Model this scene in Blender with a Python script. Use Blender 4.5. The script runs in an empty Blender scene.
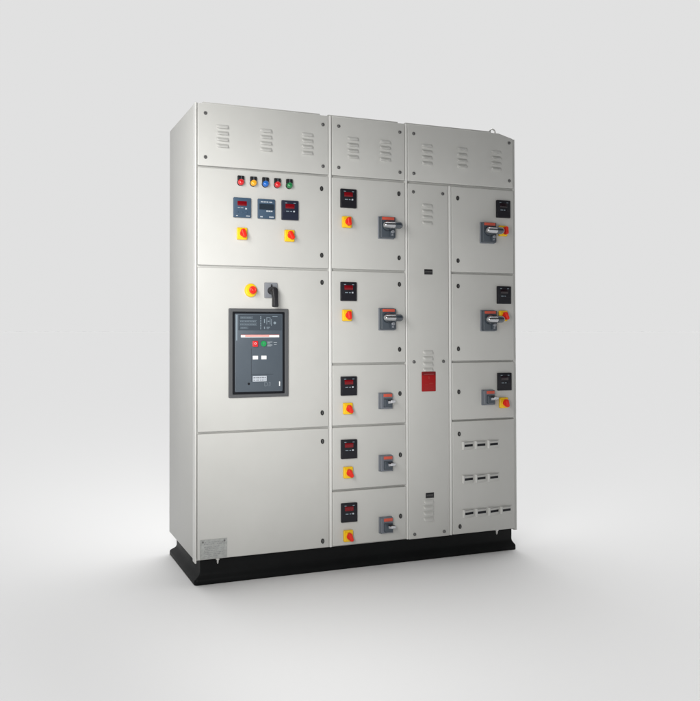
import bpy, bmesh, math
from mathutils import Vector, Matrix

scene = bpy.context.scene
COL = scene.collection
PI = math.pi


# ------------------------------------------------------------------ helpers
def lin(r, g, b, k=1.0):
    def f(c):
        c /= 255.0
        return c / 12.92 if c <= 0.04045 else ((c + 0.055) / 1.055) ** 2.4
    return (f(r) * k, f(g) * k, f(b) * k, 1.0)


def mat(name, color, rough=0.5, spec=0.5, metal=0.0, coat=0.0, bump=0.0, bscale=400.0,
        vary=0.0, vscale=6.0, wave=0.0, emit=0.0):
    m = bpy.data.materials.new(name)
    m.use_nodes = True
    nt = m.node_tree
    b = nt.nodes['Principled BSDF']
    b.inputs['Base Color'].default_value = color
    b.inputs['Roughness'].default_value = rough
    b.inputs['Specular IOR Level'].default_value = spec
    b.inputs['Metallic'].default_value = metal
    b.inputs['Coat Weight'].default_value = coat
    b.inputs['Coat Roughness'].default_value = 0.12
    if emit:
        b.inputs['Emission Color'].default_value = color
        b.inputs['Emission Strength'].default_value = emit
    tc = nt.nodes.new('ShaderNodeTexCoord')
    if vary:
        n = nt.nodes.new('ShaderNodeTexNoise')
        n.inputs['Scale'].default_value = vscale
        n.inputs['Detail'].default_value = 6
        n.inputs['Roughness'].default_value = 0.6
        nt.links.new(tc.outputs['Object'], n.inputs['Vector'])
        mr = nt.nodes.new('ShaderNodeMapRange')
        mr.inputs['From Min'].default_value = 0.3
        mr.inputs['From Max'].default_value = 0.7
        mr.inputs['To Min'].default_value = 1 - vary
        mr.inputs['To Max'].default_value = 1 + vary
        nt.links.new(n.outputs['Fac'], mr.inputs['Value'])
        mx = nt.nodes.new('ShaderNodeVectorMath')
        mx.operation = 'SCALE'
        mx.inputs[0].default_value = color[:3]
        nt.links.new(mr.outputs['Result'], mx.inputs['Scale'])
        nt.links.new(mx.outputs['Vector'], b.inputs['Base Color'])
        mr2 = nt.nodes.new('ShaderNodeMapRange')
        mr2.inputs['To Min'].default_value = max(0.02, rough - 0.08)
        mr2.inputs['To Max'].default_value = rough + 0.08
        nt.links.new(n.outputs['Fac'], mr2.inputs['Value'])
        nt.links.new(mr2.outputs['Result'], b.inputs['Roughness'])
    last = None
    if bump:
        n = nt.nodes.new('ShaderNodeTexNoise')
        n.inputs['Scale'].default_value = bscale
        n.inputs['Detail'].default_value = 2
        nt.links.new(tc.outputs['Object'], n.inputs['Vector'])
        bp = nt.nodes.new('ShaderNodeBump')
        bp.inputs['Strength'].default_value = bump
        bp.inputs['Distance'].default_value = 0.0006
        nt.links.new(n.outputs['Fac'], bp.inputs['Height'])
        last = bp
    if wave:
        n = nt.nodes.new('ShaderNodeTexNoise')
        n.inputs['Scale'].default_value = 3.2
        n.inputs['Detail'].default_value = 1
        nt.links.new(tc.outputs['Object'], n.inputs['Vector'])
        bp = nt.nodes.new('ShaderNodeBump')
        bp.inputs['Strength'].default_value = 1.0
        bp.inputs['Distance'].default_value = wave
        nt.links.new(n.outputs['Fac'], bp.inputs['Height'])
        if last:
            nt.links.new(last.outputs['Normal'], bp.inputs['Normal'])
        last = bp
    if last:
        nt.links.new(last.outputs['Normal'], b.inputs['Normal'])
    return m


PAINT_C = (0.50, 0.50, 0.48, 1)
M = {
    'paint': mat('grey_paint', PAINT_C, 0.42, 0.5, bump=0.45, bscale=420, vary=0.03, vscale=3.5, wave=0.005),
    'lit_edge': mat('lit_edge_paint', (0.62, 0.62, 0.60, 1), 0.34, 0.5),  # paler than the cabinet paint: brightness of lit edges put into the colour
    'black': mat('black_plinth_paint', (0.0050, 0.0056, 0.0060, 1), 0.5, 0.14, bump=0.6, bscale=150, vary=0.15, vscale=9),
    'dark': mat('black_plastic', (0.012, 0.012, 0.014, 1), 0.4, 0.35, bump=0.15),
    'screw': mat('zinc_screw', (0.17, 0.17, 0.17, 1), 0.4, 0.5, metal=0.6),
    'lock': mat('black_lock', (0.02, 0.02, 0.02, 1), 0.4, 0.4),
    'zinc': mat('bright_zinc', (0.62, 0.62, 0.6, 1), 0.35, 0.5, metal=0.7),
    'alu': mat('engraved_aluminium', (0.36, 0.37, 0.36, 1), 0.5, 0.5, metal=0.15, vary=0.2, vscale=55),
    'plate_mark': mat('engraved_marks', (0.25, 0.26, 0.26, 1), 0.5),
    'meter_blue': mat('blue_grey_plastic', lin(76, 100, 124, 0.62), 0.42, 0.4, bump=0.1),
    'meter_navy': mat('navy_plastic', lin(40, 46, 66, 0.6), 0.42, 0.4, bump=0.1),
    'meter_black': mat('black_meter_plastic', (0.010, 0.010, 0.014, 1), 0.4, 0.3, bump=0.1),
    'led_red': mat('red_display', lin(150, 10, 26, 0.52), 0.25, 0.3, coat=0.15),
    'led_dark': mat('dark_red_display', (0.012, 0.005, 0.008, 1), 0.2, 0.4, coat=0.3),
    'lcd': mat('dark_window', (0.02, 0.03, 0.042, 1), 0.2, 0.4, coat=0.3),
    'mark': mat('pale_print', (0.42, 0.46, 0.5, 1), 0.5),
    'mark_dim': mat('dim_print', (0.20, 0.25, 0.29, 1), 0.5),
    'etched': mat('etched_print', (0.125, 0.15, 0.175, 1), 0.5),
    'white': mat('white_print', (0.72, 0.73, 0.73, 1), 0.4),
    'yellow': mat('yellow_plastic', (0.80, 0.50, 0.012, 1), 0.35, 0.4),
    'red': mat('red_plastic', (0.72, 0.022, 0.008, 1), 0.32, 0.4),
    'lens_red': mat('red_lens', (0.58, 0.012, 0.016, 1), 0.15, 0.5, coat=0.4),
    'lens_amber': mat('amber_lens', (0.78, 0.36, 0.012, 1), 0.15, 0.5, coat=0.4),
    'lens_blue': mat('blue_lens', (0.012, 0.12, 0.46, 1), 0.15, 0.5, coat=0.4),
    'lens_green': mat('green_lens', (0.010, 0.17, 0.05, 1), 0.15, 0.5, coat=0.4),
    'slate': mat('slate_plastic', (0.050, 0.064, 0.080, 1), 0.34, 0.5, bump=0.12),
    'slate_lite': mat('pale_slate_plastic', (0.19, 0.205, 0.23, 1), 0.4, 0.5, bump=0.12),
    'slate_mid': mat('mid_slate_plastic', (0.135, 0.15, 0.175, 1), 0.36, 0.5, bump=0.12),
    'lever': mat('glossy_slate_lever', (0.030, 0.040, 0.052, 1), 0.16, 0.8, coat=0.6),
    'lever_highlight': mat('lever_highlight_metal', (0.50, 0.51, 0.53, 1), 0.16, 0.5, metal=0.92),
    'orange': mat('orange_red_label', (0.56, 0.085, 0.05, 1), 0.4),
    'toggle': mat('pale_toggle', (0.50, 0.51, 0.54, 1), 0.3, 0.6),
    'grey_plate': mat('grey_plate', (0.19, 0.20, 0.22, 1), 0.4, 0.4, bump=0.1),
    'surround': mat('grey_surround', (0.080, 0.083, 0.087, 1), 0.45, 0.4, bump=0.2),
    'acb_face': mat('blue_slate_face', (0.070, 0.088, 0.108, 1), 0.42, 0.4, bump=0.15, vary=0.05, vscale=9),
    'acb_dark': mat('dark_slate_panel', (0.045, 0.058, 0.073, 1), 0.38, 0.4),
    'acb_gap': mat('black_rim', (0.006, 0.007, 0.010, 1), 0.5, 0.2),
    'btn_red': mat('red_button', (0.55, 0.02, 0.025, 1), 0.3, 0.5),
    'btn_green': mat('green_button', (0.012, 0.26, 0.07, 1), 0.3, 0.5),
    'pink': mat('red_print', (0.62, 0.20, 0.17, 1), 0.5),
    'danger': mat('danger_red', (0.31, 0.004, 0.005, 1), 0.42, 0.3),
    'danger_dk': mat('danger_red_band', (0.15, 0.006, 0.008, 1), 0.42, 0.3),
    'danger_mk': mat('danger_print', (0.31, 0.022, 0.018, 1), 0.42, 0.3),
    'danger_mk2': mat('danger_header_print', (0.34, 0.06, 0.06, 1), 0.42, 0.3),
}


def merge(dst, src):
    me = bpy.data.meshes.new('tmp')
    src.to_mesh(me)
    src.free()
    dst.from_mesh(me)
    bpy.data.meshes.remove(me)


def box(bm, x0, x1, y0, y1, z0, z1, bev=0.0, seg=3, mi=0):
    t = bmesh.new()
    bmesh.ops.create_cube(t, size=1.0)
    for v in t.verts:
        v.co.x = x0 + (v.co.x + .5) * (x1 - x0)
        v.co.y = y0 + (v.co.y + .5) * (y1 - y0)
        v.co.z = z0 + (v.co.z + .5) * (z1 - z0)
    if bev:
        bmesh.ops.bevel(t, geom=t.edges[:], offset=bev, segments=seg, profile=0.5, affect='EDGES')
    for f in t.faces:
        f.material_index = mi
    merge(bm, t)


def prism(bm, pts, y0, y1, bev=0.0, seg=3, mi=0):
    """polygon in x,z extruded between y0 and y1"""
    t = bmesh.new()
    a = [t.verts.new((x, y0, z)) for x, z in pts]
    b = [t.verts.new((x, y1, z)) for x, z in pts]
    t.faces.new(a)
    t.faces.new(b[::-1])
    n = len(pts)
    for i in range(n):
        t.faces.new((a[i], b[i], b[(i + 1) % n], a[(i + 1) % n]))
    bmesh.ops.recalc_face_normals(t, faces=t.faces[:])
    if bev:
        bmesh.ops.bevel(t, geom=t.edges[:], offset=bev, segments=seg, profile=0.5, affect='EDGES')
    for f in t.faces:
        f.material_index = mi
    merge(bm, t)


def plan(bm, pts, z0, z1, bev=0.0, seg=2, mi=0):
    """polygon in x,y extruded between z0 and z1"""
    t = bmesh.new()
    a = [t.verts.new((x, y, z0)) for x, y in pts]
    b = [t.verts.new((x, y, z1)) for x, y in pts]
    t.faces.new(a)
    t.faces.new(b[::-1])
    n = len(pts)
    for i in range(n):
        t.faces.new((a[i], b[i], b[(i + 1) % n], a[(i + 1) % n]))
    bmesh.ops.recalc_face_normals(t, faces=t.faces[:])
    if bev:
        bmesh.ops.bevel(t, geom=t.edges[:], offset=bev, segments=seg, profile=0.5, affect='EDGES')
    for f in t.faces:
        f.material_index = mi
    merge(bm, t)


def rrect(x0, x1, z0, z1, r, n=5):
    pts = []
    for cx, cz, a0 in ((x1 - r, z1 - r, 0), (x0 + r, z1 - r, 90), (x0 + r, z0 + r, 180), (x1 - r, z0 + r, 270)):
        for i in range(n + 1):
            a = math.radians(a0 + 90 * i / n)
            pts.append((cx + r * math.cos(a), cz + r * math.sin(a)))
    return pts


def lathe(bm, prof, cx=0, cz=0, n=32, sz=1.0, sx=1.0, mi=0, y=0.0):
    """prof: (radius, distance outwards = -y); surface of revolution about the y axis"""
    t = bmesh.new()
    rings = []
    for r, d in prof:
        if r < 1e-6:
            rings.append([t.verts.new((cx, y - d, cz))])
        else:
            rings.append([t.verts.new((cx + sx * r * math.cos(2 * PI * i / n), y - d, cz + sz * r * math.sin(2 * PI * i / n)))
                          for i in range(n)])
    for a, b in zip(rings, rings[1:]):
        for i in range(n):
            j = (i + 1) % n
            if len(a) == 1 and len(b) == 1:
                continue
            if len(a) == 1:
                t.faces.new((a[0], b[i], b[j]))
            elif len(b) == 1:
                t.faces.new((a[i], b[0], a[j]))
            else:
                t.faces.new((a[i], b[i], b[j], a[j]))
    bmesh.ops.recalc_face_normals(t, faces=t.faces[:])
    for f in t.faces:
        f.smooth = True
        f.material_index = mi
    merge(bm, t)


def dome(r, h, base, n=7):
    return [(r, 0), (r, base)] + [(r * math.cos(PI / 2 * i / n), base + h * math.sin(PI / 2 * i / n)) for i in range(1, n)] + [(0, base + h)]


def rot(bm, ang, axis, center=(0, 0, 0)):
    bmesh.ops.rotate(bm, cent=center, matrix=Matrix.Rotation(ang, 3, axis), verts=bm.verts[:])


def mesh_of(name, bm, mats):
    me = bpy.data.meshes.new(name)
    bm.to_mesh(me)
    bm.free()
    me.set_sharp_from_angle(angle=math.radians(38))
    for m in (mats if isinstance(mats, (list, tuple)) else [mats]):
        me.materials.append(m)
    return me


def part(name, me, parent=None, loc=(0, 0, 0), label=None):
    o = bpy.data.objects.new(name, me)
    COL.objects.link(o)
    o.parent = parent
    o.location = loc
    if label:
        o['label'] = label
    return o


def B(fn, *a, **k):
    bm = bmesh.new()
    fn(bm, *a, **k)
    return bm


def copy_part(src, loc, label=None, skip=()):
    c = src.copy()
    COL.objects.link(c)
    c.location = loc
    if 'label' in c and label is None:
        del c['label']
    if label:
        c['label'] = label
    for ch in src.children:
        d = ch.copy()
        COL.objects.link(d)
        d.parent = c
    return c


# ------------------------------------------------------------------ setting
bm = bmesh.new()
R0 = 3000.0
vs = [bm.verts.new((R0 * math.cos(2 * PI * i / 64), R0 * math.sin(2 * PI * i / 64), 0)) for i in range(64)]
bm.faces.new(vs)
FLOOR_A = 0.78
mf = mat('matt_studio_floor', (FLOOR_A, FLOOR_A, FLOOR_A, 1), 0.95, 0.0)
floor = part('floor', mesh_of('floor', bm, mf))
floor['kind'] = 'structure'

# ------------------------------------------------------------------ the switchboard
W, D, TOP, BOT = 1.680, 0.479, 2.100, 0.108
YF = -0.018                      # front face of doors and covers
SB = bpy.data.objects.new('electrical_switchboard', None)
COL.objects.link(SB)
SB['label'] = 'large light grey electrical switchboard with many doors, meters and red-yellow switches on a black plinth'
SB['category'] = 'switchboard'

# carcass with the dropped right-hand end of its roof
bm = bmesh.new()
prism(bm, [(0.001, BOT), (W, BOT), (W, 2.076), (W - 0.02, 2.080), (1.575, 2.0985), (1.56, TOP - .001), (0.001, TOP - .001)], 0.0, D, 0.003, 2)
body = part('cabinet_body', mesh_of('cabinet_body', bm, M['paint']), SB)
for a, b in ((0.036, 0.600), (0.640, 1.010), (1.050, 1.545)):
    part('roof_sheet', mesh_of('roof_sheet', B(box, a, b, 0.002, D - .002, TOP - .002, TOP + .006, .002, 2), M['paint']), SB)

# added pale strips: lit door edges painted in, at corner and between columns
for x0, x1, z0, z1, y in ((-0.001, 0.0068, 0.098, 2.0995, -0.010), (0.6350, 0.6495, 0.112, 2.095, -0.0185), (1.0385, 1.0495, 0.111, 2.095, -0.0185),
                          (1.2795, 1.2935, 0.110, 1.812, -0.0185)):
    part('lit_edge_strip', mesh_of('lit_edge_strip', B(box, x0, x1, y, 0.03, z0, z1, min(.005, (x1 - x0) * .45), 4), M['lit_edge']), SB)
part('frame_post', mesh_of('frame_post', B(box, 1.6645, 1.681, -0.006, 0.03, 0.100, 2.074, .002, 3), M['paint']), SB)


# plinth: channel section swept round the base
def plinth(bm):
    x0, x1, y0, y1 = 0.0, 1.685, 0.0, 0.479
    prof = [(0.02, 0.1075), (0.036, 0.1075), (0.037, 0.052), (0.033, 0.042), (0.024, 0.034), (0.008, 0.024), (0.002, 0.020), (0.0, 0.015), (0.0, 0.003), (0.003, 0.0), (0.09, 0.0)]
    n = 6
    rings = []
    for o, z in prof:
        r = max(0.006, 0.016 - o)
        rings.append([bm.verts.new((x, y, z)) for x, y in rrect(x0 + o * .82, x1 - o * .45, y0 + o * .45, y1 - o * .8, r, n)])
    m = len(rings[0])
    for a, b in zip(rings, rings[1:]):
        for i in range(m):
            j = (i + 1) % m
            f = bm.faces.new((a[i], b[i], b[j], a[j]))
            f.smooth = True
    bmesh.ops.recalc_face_normals(bm, faces=bm.faces[:])


bm = bmesh.new()
plinth(bm)
part('plinth', mesh_of('plinth', bm, M['black']), SB)

# studs hanging under the front edge
bm = bmesh.new()
lathe(bm, [(0.0, 0.0), (0.0085, 0.0), (0.0085, 0.008), (0.0045, 0.009), (0.0045, 0.020), (0.002, 0.026), (0, 0.026)], n=16)
rot(bm, math.radians(90), 'X')
stud_me = mesh_of('hanging_stud', bm, M['zinc'])
for x in (0.106, 1.566):
    part('hanging_stud', stud_me, SB, (x, 0.004, 0.111))

# lifting eye on the roof
bm = bmesh.new()
MAJ, MIN = 0.0165, 0.0036
rings = []
for i in range(28):
    a = 2 * PI * i / 28
    rings.append([bm.verts.new(((MAJ + MIN * math.cos(2 * PI * j / 10)) * math.cos(a), MIN * math.sin(2 * PI * j / 10),
                                0.010 + (MAJ + MIN * math.cos(2 * PI * j / 10)) * math.sin(a))) for j in range(10)])
for i in range(28):
    for j in range(10):
        f = bm.faces.new((rings[i][j], rings[(i + 1) % 28][j], rings[(i + 1) % 28][(j + 1) % 10], rings[i][(j + 1) % 10]))
        f.smooth = True
bmesh.ops.recalc_face_normals(bm, faces=bm.faces[:])
part('lifting_eye', mesh_of('lifting_eye', bm, M['zinc']), SB, (1.5745, 0.03, 2.100))


# ---- ventilation louvres: four pressed hoods, open underneath
def louvre(bm, w, zc, h=0.0175, dep=0.0120):
    nu, nv = 18, 8
    g = []
    for iv in range(nv + 1):
        t = iv / nv
        row = []
        for iu in range(nu + 1):
            s = -1 + 2 * iu / nu
            e = max(0.0, 1 - abs(s) ** 5) ** 0.5
            d = dep * e * math.sin(t * PI / 2) ** 0.9
            row.append(bm.verts.new((s * w / 2, -d - 0.0004, zc + h / 2 - h * t * (0.75 + 0.25 * e))))
        g.append(row)
    for iv in range(nv):
        for iu in range(nu):
            f = bm.faces.new((g[iv][iu], g[iv + 1][iu], g[iv + 1][iu + 1], g[iv][iu + 1]))
            f.smooth = True
    low = [bm.verts.new((v.co.x, 0.001, v.co.z + 0.001)) for v in g[-1]]
    for iu in range(nu):
        bm.faces.new((g[-1][iu], low[iu], low[iu + 1], g[-1][iu + 1]))


def louvres_mesh():
    bm = bmesh.new()
    for k in range(4):
        louvre(bm, 0.056, 0.0415 - 0.0278 * k)
    return mesh_of('vent_louvres', bm, M['paint'])


LOUV = louvres_mesh()
bm = bmesh.new()
lathe(bm, [(0.0082, 0), (0.0082, 0.0012), (0.0062, 0.0014), (0.0062, 0.004), (0.005, 0.0052), (0.0028, 0.0052), (0.0024, 0.003), (0, 0.003)], n=18)
SCREW = mesh_of('screw', bm, M['screw'])
bm = bmesh.new()
lathe(bm, [(0.0080, 0), (0.0080, 0.0025), (0.0070, 0.0038), (0.0052, 0.0038), (0.0048, 0.002), (0, 0.002)], n=24, sz=1.42)
box(bm, -0.0016, 0.0016, -0.0045, -0.0015, -0.006, 0.006, 0, mi=1)
LOCK = mesh_of('lock', bm, [M['lock'], M['screw']])


def sheet(name, x0, x1, z0, z1, cut=None):
    bm = bmesh.new()
    if cut:
        prism(bm, [(x0, z0), (x1, z0), (x1, cut[1]), (cut[0], z1), (x0, z1)], YF, -0.0012, 0.004, 4)
    else:
        box(bm, x0, x1, YF, -0.0012, z0, z1, 0.004, 4)
    cx, cz = (x0 + x1) / 2, (z0 + z1) / 2
    for v in bm.verts:
        v.co -= Vector((cx, YF, cz))
    return part(name, mesh_of(name, bm, M['paint']), SB, (cx, YF, cz))


def on(child_name, me, parent, x, z, dy=0.0):
    p = parent.location
    return part(child_name, me, parent, (x - p.x, YF - dy - p.y, z - p.z))


for x0, x1, louv, cut in ((0.009, 0.633, (0.121, 0.325, 0.526), None), (0.652, 1.036, (0.758, 0.928), None),
                          (1.051, 1.6605, (1.157, 1.357, 1.558), (1.575, 2.073))):
    c = sheet('cover_panel', x0, x1, 1.821, 2.094, cut)
    for x in louv:
        on('vent_louvres', LOUV, c, x, 1.955)
    xr = x1 - 0.028 if cut is None else 1.637
    for x in (x0 + 0.033 if x0 > .03 else 0.043, xr):
        for z in (1.858, 2.050):
            on('screw', SCREW, c, x, z)
c = sheet('cover_panel', 1.051, 1.277, 0.110, 1.810)
for z in (1.6655, 0.959, 0.243):
    on('vent_louvres', LOUV, c, 1.157, z)
for x in (1.081, 1.245):
    for z in (1.769, 0.954, 0.133):
        on('screw', SCREW, c, x, z)

DOORS = [  # x0, x1, z0, z1, locks
    (0.009, 0.633, 1.388, 1.813, [(0.597, 1.754), (0.597, 1.448)]),
    (0.009, 0.633, 0.664, 1.378, [(0.598, 1.324), (0.598, 0.728)]),
    (0.009, 0.633, 0.114, 0.656, [(0.599, 0.598), (0.599, 0.145)]),
    (0.651, 1.036, 1.389, 1.811, [(1.001, 1.755), (1.001, 1.449)]),
    (0.651, 1.036, 0.953, 1.379, [(1.002, 1.323), (1.002, 1.014)]),
    (0.651, 1.036, 0.666, 0.944, [(1.003, 0.805)]),
    (0.651, 1.036, 0.372, 0.657, [(1.004, 0.515)]),
    (0.651, 1.036, 0.116, 0.363, [(1.004, 0.226)]),
    (1.2955, 1.6605, 1.391, 1.810, [(1.330, 1.753), (1.330, 1.446)]),
    (1.2955, 1.6605, 0.956, 1.382, [(1.330, 1.321), (1.330, 1.014)]),
    (1.2955, 1.6605, 0.668, 0.947, [(1.331, 0.804)]),
    (1.2955, 1.6605, 0.112, 0.660, [(1.332, 0.599), (1.334, 0.149)]),
]
for x0, x1, z0, z1, locks in DOORS:
    d = sheet('door', x0, x1, z0, z1)
    for x, z in locks:
        on('lock', LOCK, d, x, z)


# ---- pilot lamps
def pilot(x, z, lens, label, src=None):
    if src:
        o = copy_part(src, (x, YF, z), label)
        for ch in o.children:
            if ch.name.startswith('lens'):
                ch.data = ch.data.copy()
                ch.data.materials[0] = lens
        return o
    bm = bmesh.new()
    lathe(bm, [(0.0155, 0), (0.0155, 0.003), (0.0145, 0.006), (0.012, 0.006)], n=28)
    o = part('pilot_lamp', mesh_of('pilot_lamp', bm, M['dark']), SB, (x, YF, z), label)
    bm = bmesh.new()
    lathe(bm, dome(0.0138, 0.010, 0.013), n=28)
    part('lens', mesh_of('lens', bm, lens), o)
    bm = bmesh.new()
    box(bm, -0.0145, 0.0145, -0.012, 0, 0.009, 0.0285, 0.0012, 2)
    box(bm, -0.0006, 0.0006, -0.0128, 0, 0.010, 0.028, 0, mi=1)
    part('legend_plate', mesh_of('legend_plate', bm, [M['dark'], M['mark_dim']]), o)
    return o


p0 = pilot(0.2035, 1.757, M['lens_red'], 'red indicator lamp at the left end of the row')
for x, ln, lb in ((0.2625, 'lens_amber', 'amber indicator lamp'), (0.3195, 'lens_blue', 'blue indicator lamp'),
                  (0.377, 'lens_red', 'red indicator lamp between the blue and green ones'), (0.435, 'lens_green', 'green indicator lamp')):
    pilot(x, 1.757, M[ln], lb, p0)


# ---- digital meters
def meter(x, z, body_m, disp_m, label, style):
    w, h = 0.0405, 0.044
    Y0, Y1 = -0.0112, -0.008
    bm = bmesh.new()
    prism(bm, rrect(-w, w, -h, h, 0.003, 3), -0.010, 0.0, 0.0015, 2)
    marks = []
    if style == 'lcd':
        marks += [(a, b, 0.0285, 0.0325) for a, b in ((-0.028, -0.018), (-0.015, -0.004), (-0.001, 0.008), (0.012, 0.026))]
        marks += [(a, a + 0.0085, -0.0135, -0.007) for a in (-0.002, 0.0085, 0.019)]
        marks += [(a, b, -0.0385, -0.0335) for a, b in ((-0.031, -0.019), (0.012, 0.033))]
    elif style == 'blue':
        marks += [(a, b, -0.0025, -0.0005) for a, b in ((-0.022, -0.012), (-0.009, 0.004))]
        marks += [(0.0125, 0.0205, -0.008, -0.001)]
        marks += [(a, b, -0.0385, -0.0345) for a, b in ((-0.030, -0.022), (0.016, 0.034))]
    else:
        marks += [(a, b, 0.0305, 0.0335) for a, b in ((-0.026, -0.016), (0.016, 0.026))]
        marks += [(a, b, -0.0075, -0.0035) for a, b in ((-0.020, -0.006), (0.0, 0.008))]
    for a, b, c, d in marks:
        box(bm, a, b, Y0, -0.005, c, d, mi=1)
    o = part('panel_meter', mesh_of('panel_meter', bm, [body_m, M['mark'] if style in ('blue', 'lcd') else M['mark_dim']]), SB, (x, YF, z), label)
    if style == 'lcd':
        bm = B(box, -0.035, 0.035, Y0, Y1, -0.004, 0.022, 0.0006, 1)
        part('display', mesh_of('display', bm, disp_m), o)
        return o
    bm = B(box, -0.0235, 0.0205, Y0, Y1, 0.0075, 0.0285, 0.0015, 2)
    part('display', mesh_of('display', bm, disp_m), o)
    if style != 'blue':
        bm = B(box, 0.014, 0.022, -0.0125, Y1, -0.0085, -0.0015, 0.001, 2)
        part('button', mesh_of('button', bm, M['mark'] if style == 'dark' else body_m), o)
        bm = B(box, -0.037, 0.037, -0.0106, Y1, -0.0405, -0.0115, 0.0008, 1)
        part('lower_panel', mesh_of('lower_panel', bm, body_m), o)
    else:
        for a in (0.018, -0.002, -0.022):
            bm = B(box, a - .004, a + .004, -0.0125, Y1, -0.024, -0.017, 0.001, 2)
            part('button', mesh_of('button', bm, body_m), o)
    return o


meter(0.210, 1.645, M['meter_blue'], M['led_red'], 'blue-grey meter with a red display', 'blue')
meter(0.324, 1.645, M['meter_blue'], M['lcd'], 'blue-grey meter with a dark window', 'lcd')
meter(0.438, 1.645, M['meter_navy'], M['led_red'], 'navy meter with a red display', 'dark')
mm = meter(0.7315, 1.7155, M['meter_black'], M['led_red'], 'black meter with a red display', 'dark')
for z in (1.284, 0.8475, 0.557, 0.2655):
    copy_part(mm, (0.731, YF, z), 'black meter with a red display')
mm = meter(1.595, 1.712, M['meter_black'], M['led_dark'], 'black meter with an unlit display', 'off')
for z in (1.281, 0.8485):
    copy_part(mm, (1.596, YF, z), 'black meter with an unlit display')

# ---- selector switches: yellow square plate, red turning knob
bm = bmesh.new()
prism(bm, rrect(-0.0235, 0.0235, -0.0265, 0.0265, 0.005, 4), -0.013, 0.0, 0.003, 3)
lathe(bm, [(0.019, 0.012), (0.018, 0.018), (0.015, 0.019), (0, 0.019)], n=28)
sw = part('selector_switch', mesh_of('selector_switch', bm, M['yellow']), SB, (0.209, YF, 1.530))
bm = bmesh.new()
lathe(bm, [(0.0145, 0.018), (0.0145, 0.026), (0.012, 0.030), (0, 0.030)], n=28)
t = bmesh.new()
prism(t, rrect(-0.0085, 0.0085, -0.0195, 0.0195, 0.008, 5), -0.041, -0.020, 0.003, 3)
rot(t, math.radians(-18), 'Y')
merge(bm, t)
part('knob', mesh_of('knob', bm, M['red']), sw)
for x, z in ((0.435, 1.530), (0.722, 1.6055), (0.722, 1.1735), (0.725, 0.7435), (0.7255, 0.450), (0.7255, 0.1595),
             (1.591, 1.602), (1.589, 1.177), (1.589, 0.744)):
    c = copy_part(sw, (x, YF, z))
    for ch in c.children:
        ch.rotation_euler.y = math.radians(((x * 7919 + z * 104729) % 1.0 - 0.5) * 26)

# ---- emergency stop
bm = bmesh.new()
lathe(bm, [(0.0285, 0), (0.0285, 0.006), (0.0265, 0.010), (0.021, 0.012), (0.018, 0.012), (0.0165, 0.020), (0, 0.020)], n=36, sz=1.06)
es = part('emergency_stop', mesh_of('emergency_stop', bm, M['yellow']), SB, (0.251, YF, 1.281))
bm = bmesh.new()
lathe(bm, [(0.010, 0.018), (0.010, 0.024), (0.0165, 0.027), (0.0175, 0.031), (0.016, 0.036), (0.011, 0.0395), (0.008, 0.0385), (0.006, 0.040), (0, 0.0405)], n=32)
part('push_button', mesh_of('push_button', bm, M['red']), es)

# ---- black turning handle on a grey plate
bm = bmesh.new()
prism(bm, rrect(-0.0305, 0.0305, -0.034, 0.034, 0.003, 3), -0.009, 0.0, 0.0015, 2)
rh = part('rotary_handle', mesh_of('rotary_handle', bm, M['grey_plate']), SB, (0.3455, YF, 1.283))
bm = bmesh.new()
lathe(bm, [(0.0175, 0.008), (0.0165, 0.030), (0.0155, 0.048), (0.012, 0.052), (0, 0.052)], n=32, cx=0.0, cz=-0.002)
prism(bm, [(-0.003, 0.012), (0.003, 0.012), (0.001, 0.026), (-0.001, 0.026)], -0.018, -0.008, 0.0008, 1)
t = bmesh.new()
prism(t, [(-0.011, 0.008), (0.011, 0.008), (0.014, -0.002), (0.0125, -0.040), (0.0135, -0.073), (0.011, -0.077), (-0.010, -0.075), (-0.0115, -0.068), (-0.0095, -0.040), (-0.014, -0.004)], -0.060, -0.036, 0.004, 3)
rot(t, math.radians(-2), 'Y')
merge(bm, t)
part('grip', mesh_of('grip', bm, M['dark']), rh)


# ---- withdrawable breaker
def text_mesh(bm_dst, s, size, x, z, y, ext=0.0004, mi=0):
    cu = bpy.data.curves.new('txt', 'FONT')
    cu.body = s
    cu.size = size
    cu.extrude = ext
    cu.align_x = 'CENTER'
    cu.align_y = 'CENTER'
    ob = bpy.data.objects.new('txt', cu)
    COL.objects.link(ob)
    dg = bpy.context.evaluated_depsgraph_get()
    me = bpy.data.meshes.new_from_object(ob.evaluated_get(dg))
    t = bmesh.new()
    t.from_mesh(me)
    for v in t.verts:
        a, b, c_ = v.co
        v.co = (x + a, y - c_, z + b)
    for f in t.faces:
        f.material_index = mi
    bmesh.ops.recalc_face_normals(t, faces=t.faces[:])
    merge(bm_dst, t)
    bpy.data.objects.remove(ob)
    bpy.data.curves.remove(cu)
    bpy.data.meshes.remove(me)


AX, AZ = 0.2885, 1.0045
bm = bmesh.new()
o_, i_ = rrect(-0.1405, 0.1405, -0.196, 0.196, 0.004, 3), rrect(-0.1235, 0.1235, -0.1815, 0.1815, 0.004, 3)
n = len(o_)
for (yo, yi, z_) in ((0, 0, 0),):
    ring = [[bm.verts.new((x, y, z)) for x, z in pts] for pts, y in ((o_, 0.0), (o_, -0.008), (rrect(-0.1385, 0.1385, -0.194, 0.194, 0.004, 3), -0.010),
                                                                    (rrect(-0.1255, 0.1255, -0.1835, 0.1835, 0.004, 3), -0.010), (i_, -0.008), (i_, 0.0))]
    for a, b in zip(ring, ring[1:]):
        for k in range(n):
            bm.faces.new((a[k], b[k], b[(k + 1) % n], a[(k + 1) % n]))
bmesh.ops.recalc_face_normals(bm, faces=bm.faces[:])
acb = part('circuit_breaker', mesh_of('circuit_breaker', bm, M['surround']), SB, (AX, YF, AZ), 'large breaker unit with a blue-grey face in a grey surround')
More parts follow.
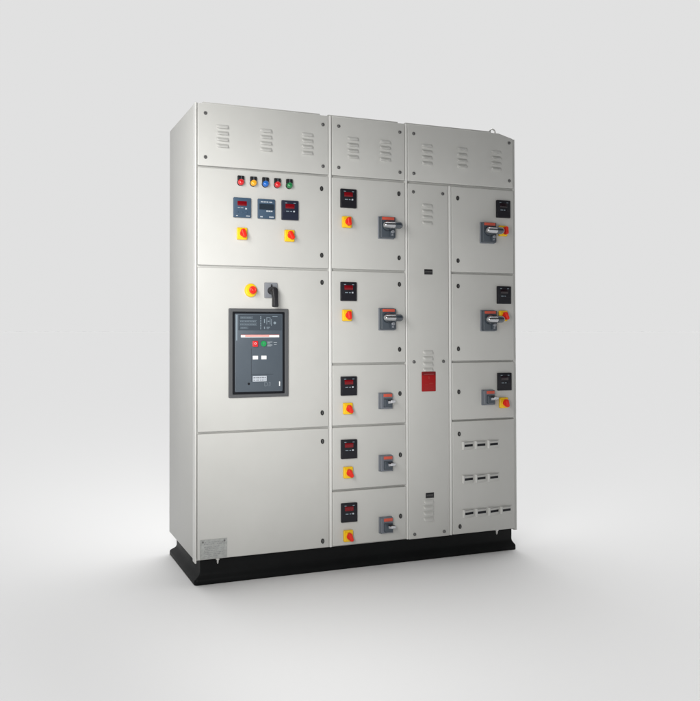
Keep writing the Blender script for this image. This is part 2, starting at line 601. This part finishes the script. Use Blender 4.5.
part('rim', mesh_of('rim', B(box, -0.1232, 0.1232, -0.003, -0.0002, -0.1812, 0.1812), M['acb_gap']), acb)
Y = -0.0105
bm = bmesh.new()
prism(bm, rrect(-0.1125, 0.1115, -0.1715, 0.1735, 0.004, 3), Y, -0.001, 0.002, 2)
for x0, x1, z0, z1 in ((0.0375, 0.062, 0.0465, 0.0485), (0.0375, 0.052, 0.0425, 0.0440), (0.0375, 0.062, 0.0335, 0.0355), (0.0375, 0.056, 0.0290, 0.0305),
                       (0.068, 0.084, 0.0445, 0.0460), (0.070, 0.082, 0.0355, 0.0370)):
    box(bm, x0, x1, Y - .0005, Y + .003, z0, z1, mi=1)
box(bm, -0.109, -0.103, Y - .0006, Y + .003, 0.055, 0.168, mi=2)
box(bm, -0.0385, -0.0375, Y - .0004, Y + .003, -0.128, 0.020, mi=3)
box(bm, -0.0375, 0.0660, Y - .0004, Y + .003, -0.0955, -0.0945, mi=3)
text_mesh(bm, 'D3', 0.027, 0.0385, -0.1400, Y - .0004, mi=4)
part('faceplate', mesh_of('faceplate', bm, [M['acb_face'], M['mark'], M['mark_dim'], M['acb_gap'], M['etched']]), acb)
lk = bmesh.new()
lathe(lk, [(0.0052, 0), (0.0052, 0.0012), (0, 0.0012)], cx=-0.0495, cz=-0.1355, n=18, y=Y)
part('lock', mesh_of('lock', lk, M['acb_gap']), acb)


bm = bmesh.new()
box(bm, -0.098, 0.106, Y - .0012, Y + .002, 0.100, 0.168, 0.0008, 1)
YP = Y - .0018
for z, a, b in ((0.1555, -0.090, -0.030), (0.1395, -0.092, -0.012), (0.1255, -0.092, -0.012), (0.1105, -0.090, -0.052)):   # framed rows of tiny print
    box(bm, a, b, YP, Y, z + .0025, z + .0036)
    box(bm, a, b, YP, Y, z - .0036, z - .0025)
    k = a + .002
    while k < b - .006:
        box(bm, k, k + .0045, YP, Y, z - .0008, z + .0010)
        k += .0075
for k in range(8):
    box(bm, 0.004, 0.0085, YP, Y, 0.1045 + k * .0075, 0.109 + k * .0075)
for x0, x1, z0, z1 in ((0.022, 0.026, 0.132, 0.150), (0.022, 0.026, 0.106, 0.116), (0.034, 0.046, 0.106, 0.1085), (0.034, 0.050, 0.112, 0.1145),
                       (0.034, 0.036, 0.126, 0.158), (0.036, 0.052, 0.156, 0.158), (0.050, 0.052, 0.126, 0.158), (0.040, 0.047, 0.138, 0.142),
                       (0.062, 0.086, 0.160, 0.1625), (0.056, 0.058, 0.120, 0.150)):
    box(bm, x0, x1, YP, Y, z0, z1)
lathe(bm, [(0.006, 0), (0.006, 0.0018), (0, 0.0018)], cx=0.073, cz=0.133, n=20, y=Y)
for f in bm.faces:
    if any(v.co.y < Y - .00125 for v in f.verts):
        f.material_index = 1
part('control_panel', mesh_of('control_panel', bm, [M['acb_dark'], M['mark_dim']]), acb)
bm = bmesh.new()
box(bm, -0.0865, 0.0945, Y - .0014, Y + .001, 0.0685, 0.0795, 0.0004, 1, mi=0)
box(bm, -0.0670, 0.0460, Y - .0020, Y + .001, 0.0720, 0.0770, 0, mi=1)
box(bm, -0.0865, 0.0945, Y - .0020, Y + .001, 0.0788, 0.0806, 0, mi=1)
part('title_strip', mesh_of('title_strip', bm, [M['white'], M['pink']]), acb)
for nm, x, ml, s, lb in (('push_button', -0.0205, 'btn_red', 'O', 'red push button'), ('push_button', 0.0195, 'btn_green', 'I', 'green push button')):
    bm = bmesh.new()
    if s == 'O':
        prism(bm, rrect(x - .0125, x + .0125, 0.0270, 0.0535, 0.003, 3), Y - .007, Y + .001, 0.0015, 2)
    else:
        lathe(bm, [(0.0130, 0), (0.0130, 0.005), (0.0118, 0.0065), (0, 0.0065)], cx=x, cz=0.0405, n=28, y=Y)
    text_mesh(bm, s, 0.013, x, 0.041, Y - .0072, mi=1)
    part(nm, mesh_of(nm, bm, [M[ml], M['white'] if s == 'O' else M['mark_dim']]), acb, label=lb)
for x in (-0.0185, 0.0215):
    part('indicator_window', mesh_of('indicator_window', B(box, x - .0125, x + .0125, Y - .0012, Y + .001, -0.0290, -0.0125, 0.0006, 1), M['white']), acb)
bm = bmesh.new()
box(bm, -0.0310, 0.0345, Y - .0012, Y + .001, -0.1265, -0.1015, 0.0005, 1, mi=0)
k = -0.028
for wd in (.009, .004, .011, .007, .010, .006):
    box(bm, k, k + wd, Y - .0016, Y, -0.1120, -0.1065, 0, mi=1)
    box(bm, k, k + wd * .8, Y - .0016, Y, -0.1220, -0.1180, 0, mi=1)
    k += wd + .0022
part('rating_label', mesh_of('rating_label', bm, [mat('label_pale', (0.45, 0.49, 0.54, 1), .45), M['slate_lite']]), acb)
part('white_tab', mesh_of('white_tab', B(box, 0.0935, 0.0985, Y - .0025, Y + .001, -0.1485, -0.1280, 0.0008, 2), M['white']), acb)


# ---- breaker operating handles: deep case, label strip, horizontal lever
def iso_large(x, z):
    bm = bmesh.new()
    prism(bm, rrect(-0.0425, 0.0425, -0.0530, 0.0530, 0.004, 3), -0.006, 0.0, 0.0015, 2, mi=0)
    prism(bm, rrect(-0.0385, 0.0385, -0.0495, 0.0495, 0.004, 3), -0.026, -0.004, 0.003, 3, mi=1)
    prism(bm, rrect(0.006, 0.0285, -0.0430, -0.0150, 0.003, 3), -0.032, -0.024, 0.002, 2, mi=1)
    o = part('breaker_handle', mesh_of('breaker_handle', bm, [M['slate_lite'], M['slate']]), SB, (x, YF, z))
    bm = bmesh.new()
    box(bm, -0.0340, 0.0300, -0.0285, -0.024, 0.0340, 0.0475, 0.001, 2)
    part('label_strip', mesh_of('label_strip', bm, M['orange']), o)
    bm = bmesh.new()
    lathe(bm, [(0.0240, 0.025), (0.0230, 0.040), (0.0200, 0.046), (0, 0.046)], cx=-0.008, cz=0.005, n=36)
    t = bmesh.new()
    L0, L1, r = -0.043, 0.056, 0.0175

    def tube(dst, prof, mi):        # (x, radius) profile turned about the lever's own axis
        q = bmesh.new()
        lathe(q, [(rr, -xx) for xx, rr in prof], n=32, mi=mi)
        rot(q, math.radians(-90), 'Z')
        for v in q.verts:
            v.co = (v.co.x, v.co.y - 0.056, v.co.z + 0.006)
        merge(dst, q)
    t.free()
    tube(bm, [(L0, 0), (L0 + .002, .009), (L0 + .006, .0125), (L0 + .012, .0140), (0.006, .0150), (0.012, .0152)], 1)  # bright metal section put in for the highlight along the lever
    tube(bm, [(0.012, .0150), (0.013, .0168), (0.022, .0175), (L1 - r, r)] + [(L1 - r + r * math.sin(PI / 2 * k / 8), r * math.cos(PI / 2 * k / 8)) for k in range(1, 8)] + [(L1, 0)], 0)
    part('lever', mesh_of('lever', bm, [M['lever'], M['lever_highlight']]), o)
    bm = bmesh.new()
    lathe(bm, [(0.0085, 0.030), (0.0085, 0.037), (0.006, 0.039), (0, 0.039)], cx=0.0175, cz=-0.0215, n=20)
    box(bm, 0.0125, 0.0225, -0.0345, -0.030, -0.0400, -0.0320, 0.001, 1)
    part('padlock_tab', mesh_of('padlock_tab', bm, M['slate_lite']), o)
    return o


def iso_small(x, z):
    bm = bmesh.new()
    prism(bm, rrect(-0.0345, 0.0345, -0.0385, 0.0385, 0.003, 3), -0.005, 0.0, 0.0012, 2, mi=0)
    prism(bm, rrect(-0.0315, 0.0315, -0.0360, 0.0360, 0.003, 3), -0.021, -0.004, 0.003, 3, mi=1)
    prism(bm, rrect(-0.0170, 0.0255, -0.0285, 0.0120, 0.004, 3), -0.030, -0.018, 0.004, 3, mi=2)
    o = part('breaker_handle', mesh_of('breaker_handle', bm, [M['slate_lite'], M['slate_mid'], M['slate']]), SB, (x, YF, z))
    bm = bmesh.new()
    box(bm, -0.0180, 0.0270, -0.0235, -0.019, 0.0195, 0.0335, 0.001, 2)
    part('label_strip', mesh_of('label_strip', bm, M['orange']), o)
    bm = bmesh.new()
    t = bmesh.new()
    prism(t, [(0.001, -0.0085), (0.023, -0.0075), (0.023, 0.0030), (0.001, 0.0040)], -0.060, -0.028, 0.002, 3)
    rot(t, math.radians(-14), 'X', (0, -0.028, 0))
    merge(bm, t)
    for v in bm.verts:
        v.co.z -= 0.004
    part('lever', mesh_of('lever', bm, M['toggle']), o)
    bm = B(box, 0.0000, 0.0245, -0.054, -0.028, 0.0018, 0.0062, 0.001, 2)
    part('lever_shroud', mesh_of('lever_shroud', bm, M['dark']), o)
    return o


h0 = iso_large(0.930, 1.5885)
for x, z in ((0.931, 1.157), (1.4995, 1.5885), (1.4995, 1.1525)):
    copy_part(h0, (x, YF, z))
h1 = iso_small(0.9215, 0.7735)
for x, z in ((0.9215, 0.482), (0.9215, 0.193), (1.4960, 0.7725)):
    copy_part(h1, (x, YF, z))

# ---- wedge-shaped breaker windows on the lowest right door
bm = bmesh.new()
plan(bm, [(-0.0350, 0.0), (-0.0325, -0.0105), (-0.0290, -0.0103), (0.0350, -0.0010), (0.0350, 0.0)], -0.0195, 0.0195, 0.0009, 2)
bw = part('breaker_window', mesh_of('breaker_window', bm, M['paint']), SB, (1.3825, YF, 0.541))


def wy(x):
    return -0.0103 + (x + 0.029) * 0.0093 / 0.064


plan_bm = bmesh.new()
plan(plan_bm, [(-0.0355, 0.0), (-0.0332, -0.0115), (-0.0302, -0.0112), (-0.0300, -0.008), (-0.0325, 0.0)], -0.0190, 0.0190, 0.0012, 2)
part('pale_edge', mesh_of('pale_edge', plan_bm, M['lit_edge']), bw)  # lit left side of the window, painted paler
for nm, zc, hh, m_ in (('slot', 0.0, 0.0056, 'acb_gap'), ('upper_line', 0.0165, 0.0006, 'surround')):
    bm = bmesh.new()
    plan(bm, [(-0.0258, wy(-0.0258) - .0009), (0.0262, wy(0.0262) - .0009), (0.0262, wy(0.0262) + .002), (-0.0258, wy(-0.0258) + .002)], zc - hh, zc + hh, 0)
    part(nm, mesh_of(nm, bm, M[m_]), bw)
for x, z in ((1.456, 0.541), (1.5305, 0.541), (1.3825, 0.377), (1.456, 0.377), (1.5305, 0.377),
             (1.384, 0.210), (1.4575, 0.210), (1.532, 0.210), (1.6045, 0.210)):
    copy_part(bw, (x, YF, z))

# ---- plates
bm = bmesh.new()
prism(bm, rrect(-0.0385, 0.0385, -0.0475, 0.0475, 0.003, 3), -0.003, 0.0, 0.001, 2)
for x0, x1, z0, z1 in ((-0.0045, 0.0050, 0.0120, 0.0250), (0.0020, 0.0240, -0.0125, -0.0065), (-0.0240, -0.004, -0.0165, -0.0135),
                       (-0.0240, 0.0200, -0.0270, -0.0255), (-0.0240, 0.0200, -0.0360, -0.0345)):
    box(bm, x0, x1, -0.0034, -0.001, z0, z1, mi=1)
wp = part('warning_plate', mesh_of('warning_plate', bm, [M['danger'], M['danger_mk']]), SB, (1.161, YF, 0.8585))
bm = bmesh.new()
box(bm, -0.0365, 0.0365, -0.0036, -0.002, 0.0300, 0.0455)
box(bm, -0.0290, 0.0270, -0.0040, -0.002, 0.0335, 0.0365, mi=1)
part('header_band', mesh_of('header_band', bm, [M['danger_dk'], M['danger_mk2']]), wp)

bm = bmesh.new()
box(bm, -0.0225, 0.0225, -0.0025, 0.0, -0.0125, 0.0125, 0.0008, 2, mi=0)
k = -0.0185
for wd in (.006, .004, .007, .005, .006):
    box(bm, k, k + wd, -0.0030, -0.001, -0.0025, 0.0045, 0, mi=1)
    k += wd + .0018
tag0 = part('name_tag', mesh_of('name_tag', bm, [M['dark'], mat('tag_print', (0.06, 0.06, 0.06, 1), .5)]), SB, (1.162, YF, 1.3865))
copy_part(tag0, (1.165, YF, 0.3125))

bm = bmesh.new()
prism(bm, rrect(-0.0610, 0.0610, -0.0415, 0.0415, 0.002, 2), -0.0025, 0.0, 0.0006, 1)
for r_, z in enumerate((0.030, 0.022, 0.010, 0.002, -0.006, -0.014, -0.022, -0.030)):
    a = -0.044 + (0.006 if r_ % 3 == 0 else 0)
    k = a
    i = r_
    while k < 0.042 - (r_ * 7 % 5) * .006:
        wd = 0.004 + ((i * 37) % 7) * 0.0016
        box(bm, k, k + wd, -0.0029, -0.001, z - .0012, z + .0012, mi=1)
        k += wd + 0.0026 + (0.010 if (i * 13) % 4 == 0 else 0)
        i += 1
rp = part('rating_plate', mesh_of('rating_plate', bm, [M['alu'], M['plate_mark']]), SB, (0.0805, YF, 0.1590))
for x in (-0.049, 0.049):
    bm = bmesh.new()
    lathe(bm, dome(0.0042, 0.0022, 0.0026, 4), cx=x, cz=0.0320, n=14)
    part('rivet', mesh_of('rivet', bm, M['screw']), rp)

# ------------------------------------------------------------------ light
world = bpy.data.worlds.new("World")
scene.world = world
world.use_nodes = True
nt = world.node_tree
bg = nt.nodes['Background']
tc = nt.nodes.new('ShaderNodeTexCoord')


def smooth(vec, f0, f1, t0, t1):
    d = nt.nodes.new('ShaderNodeVectorMath')
    d.operation = 'DOT_PRODUCT'
    d.inputs[1].default_value = vec
    nt.links.new(tc.outputs['Generated'], d.inputs[0])
    mr = nt.nodes.new('ShaderNodeMapRange')
    mr.interpolation_type = 'SMOOTHSTEP'
    mr.inputs['From Min'].default_value = f0
    mr.inputs['From Max'].default_value = f1
    mr.inputs['To Min'].default_value = t0
    mr.inputs['To Max'].default_value = t1
    nt.links.new(d.outputs['Value'], mr.inputs['Value'])
    return mr.outputs['Result']


BGV = 0.752
FRONT, OVER = 0.05, 4.68
f = smooth((0.31, 0.95, 0.0), -0.35, 0.25, FRONT, BGV)          # dimmer studio behind the camera
o = smooth((0.13, 0.24, 0.962), 0.89, 0.985, 0.0, OVER)              # bright overhead patch added to light the floor and shape its shadow
ad = nt.nodes.new('ShaderNodeMath')
ad.operation = 'ADD'
nt.links.new(f, ad.inputs[0])
nt.links.new(o, ad.inputs[1])
nt.links.new(ad.outputs[0], bg.inputs['Strength'])
bg.inputs['Color'].default_value = (1, 1, 1, 1)


def area(name, loc, target, sx, sy, power, spread=180, color=(1, 1, 1)):
    l = bpy.data.lights.new(name, 'AREA')
    l.shape = 'RECTANGLE'
    l.size, l.size_y = sx, sy
    l.energy = power
    l.spread = math.radians(spread)
    l.color = color
    ob = bpy.data.objects.new(name, l)
    COL.objects.link(ob)
    ob.location = loc
    ob.rotation_euler = (Vector(target) - Vector(loc)).to_track_quat('-Z', 'Z').to_euler()
    return ob


area('softbox_lamp', (-0.80, -1.62, 1.54), (0.20, 0.0, 1.28), 0.45, 2.1, 16.3, 82, (1.0, 0.99, 0.97))

# ------------------------------------------------------------------ camera
cam = bpy.data.cameras.new('camera')
co = bpy.data.objects.new('camera', cam)
COL.objects.link(co)
YAW, PITCH, ROLL = -0.31686, 0.01571, -0.00006
cy, sy, cp, sp = math.cos(YAW), math.sin(YAW), math.cos(PITCH), math.sin(PITCH)
fw = Vector((-sy * cp, cy * cp, sp))
rt = Vector((cy, sy, 0))
up = rt.cross(fw)
co.matrix_world = Matrix(((rt.x, up.x, -fw.x, -0.82024), (rt.y, up.y, -fw.y, -3.00878), (rt.z, up.z, -fw.z, 1.0997), (0, 0, 0, 1)))
cam.sensor_fit = 'HORIZONTAL'
cam.sensor_width = 36
cam.lens = 717.545 / 700 * 36
cam.shift_x = 118.90 / 700
cam.shift_y = -30.41 / 700
cam.clip_start = 0.05
cam.clip_end = 8000
scene.camera = co

scene.render.engine = 'CYCLES'
scene.view_settings.view_transform = 'Standard'
scene.view_settings.look = 'None'
scene.view_settings.exposure = 0
scene.view_settings.gamma = 1
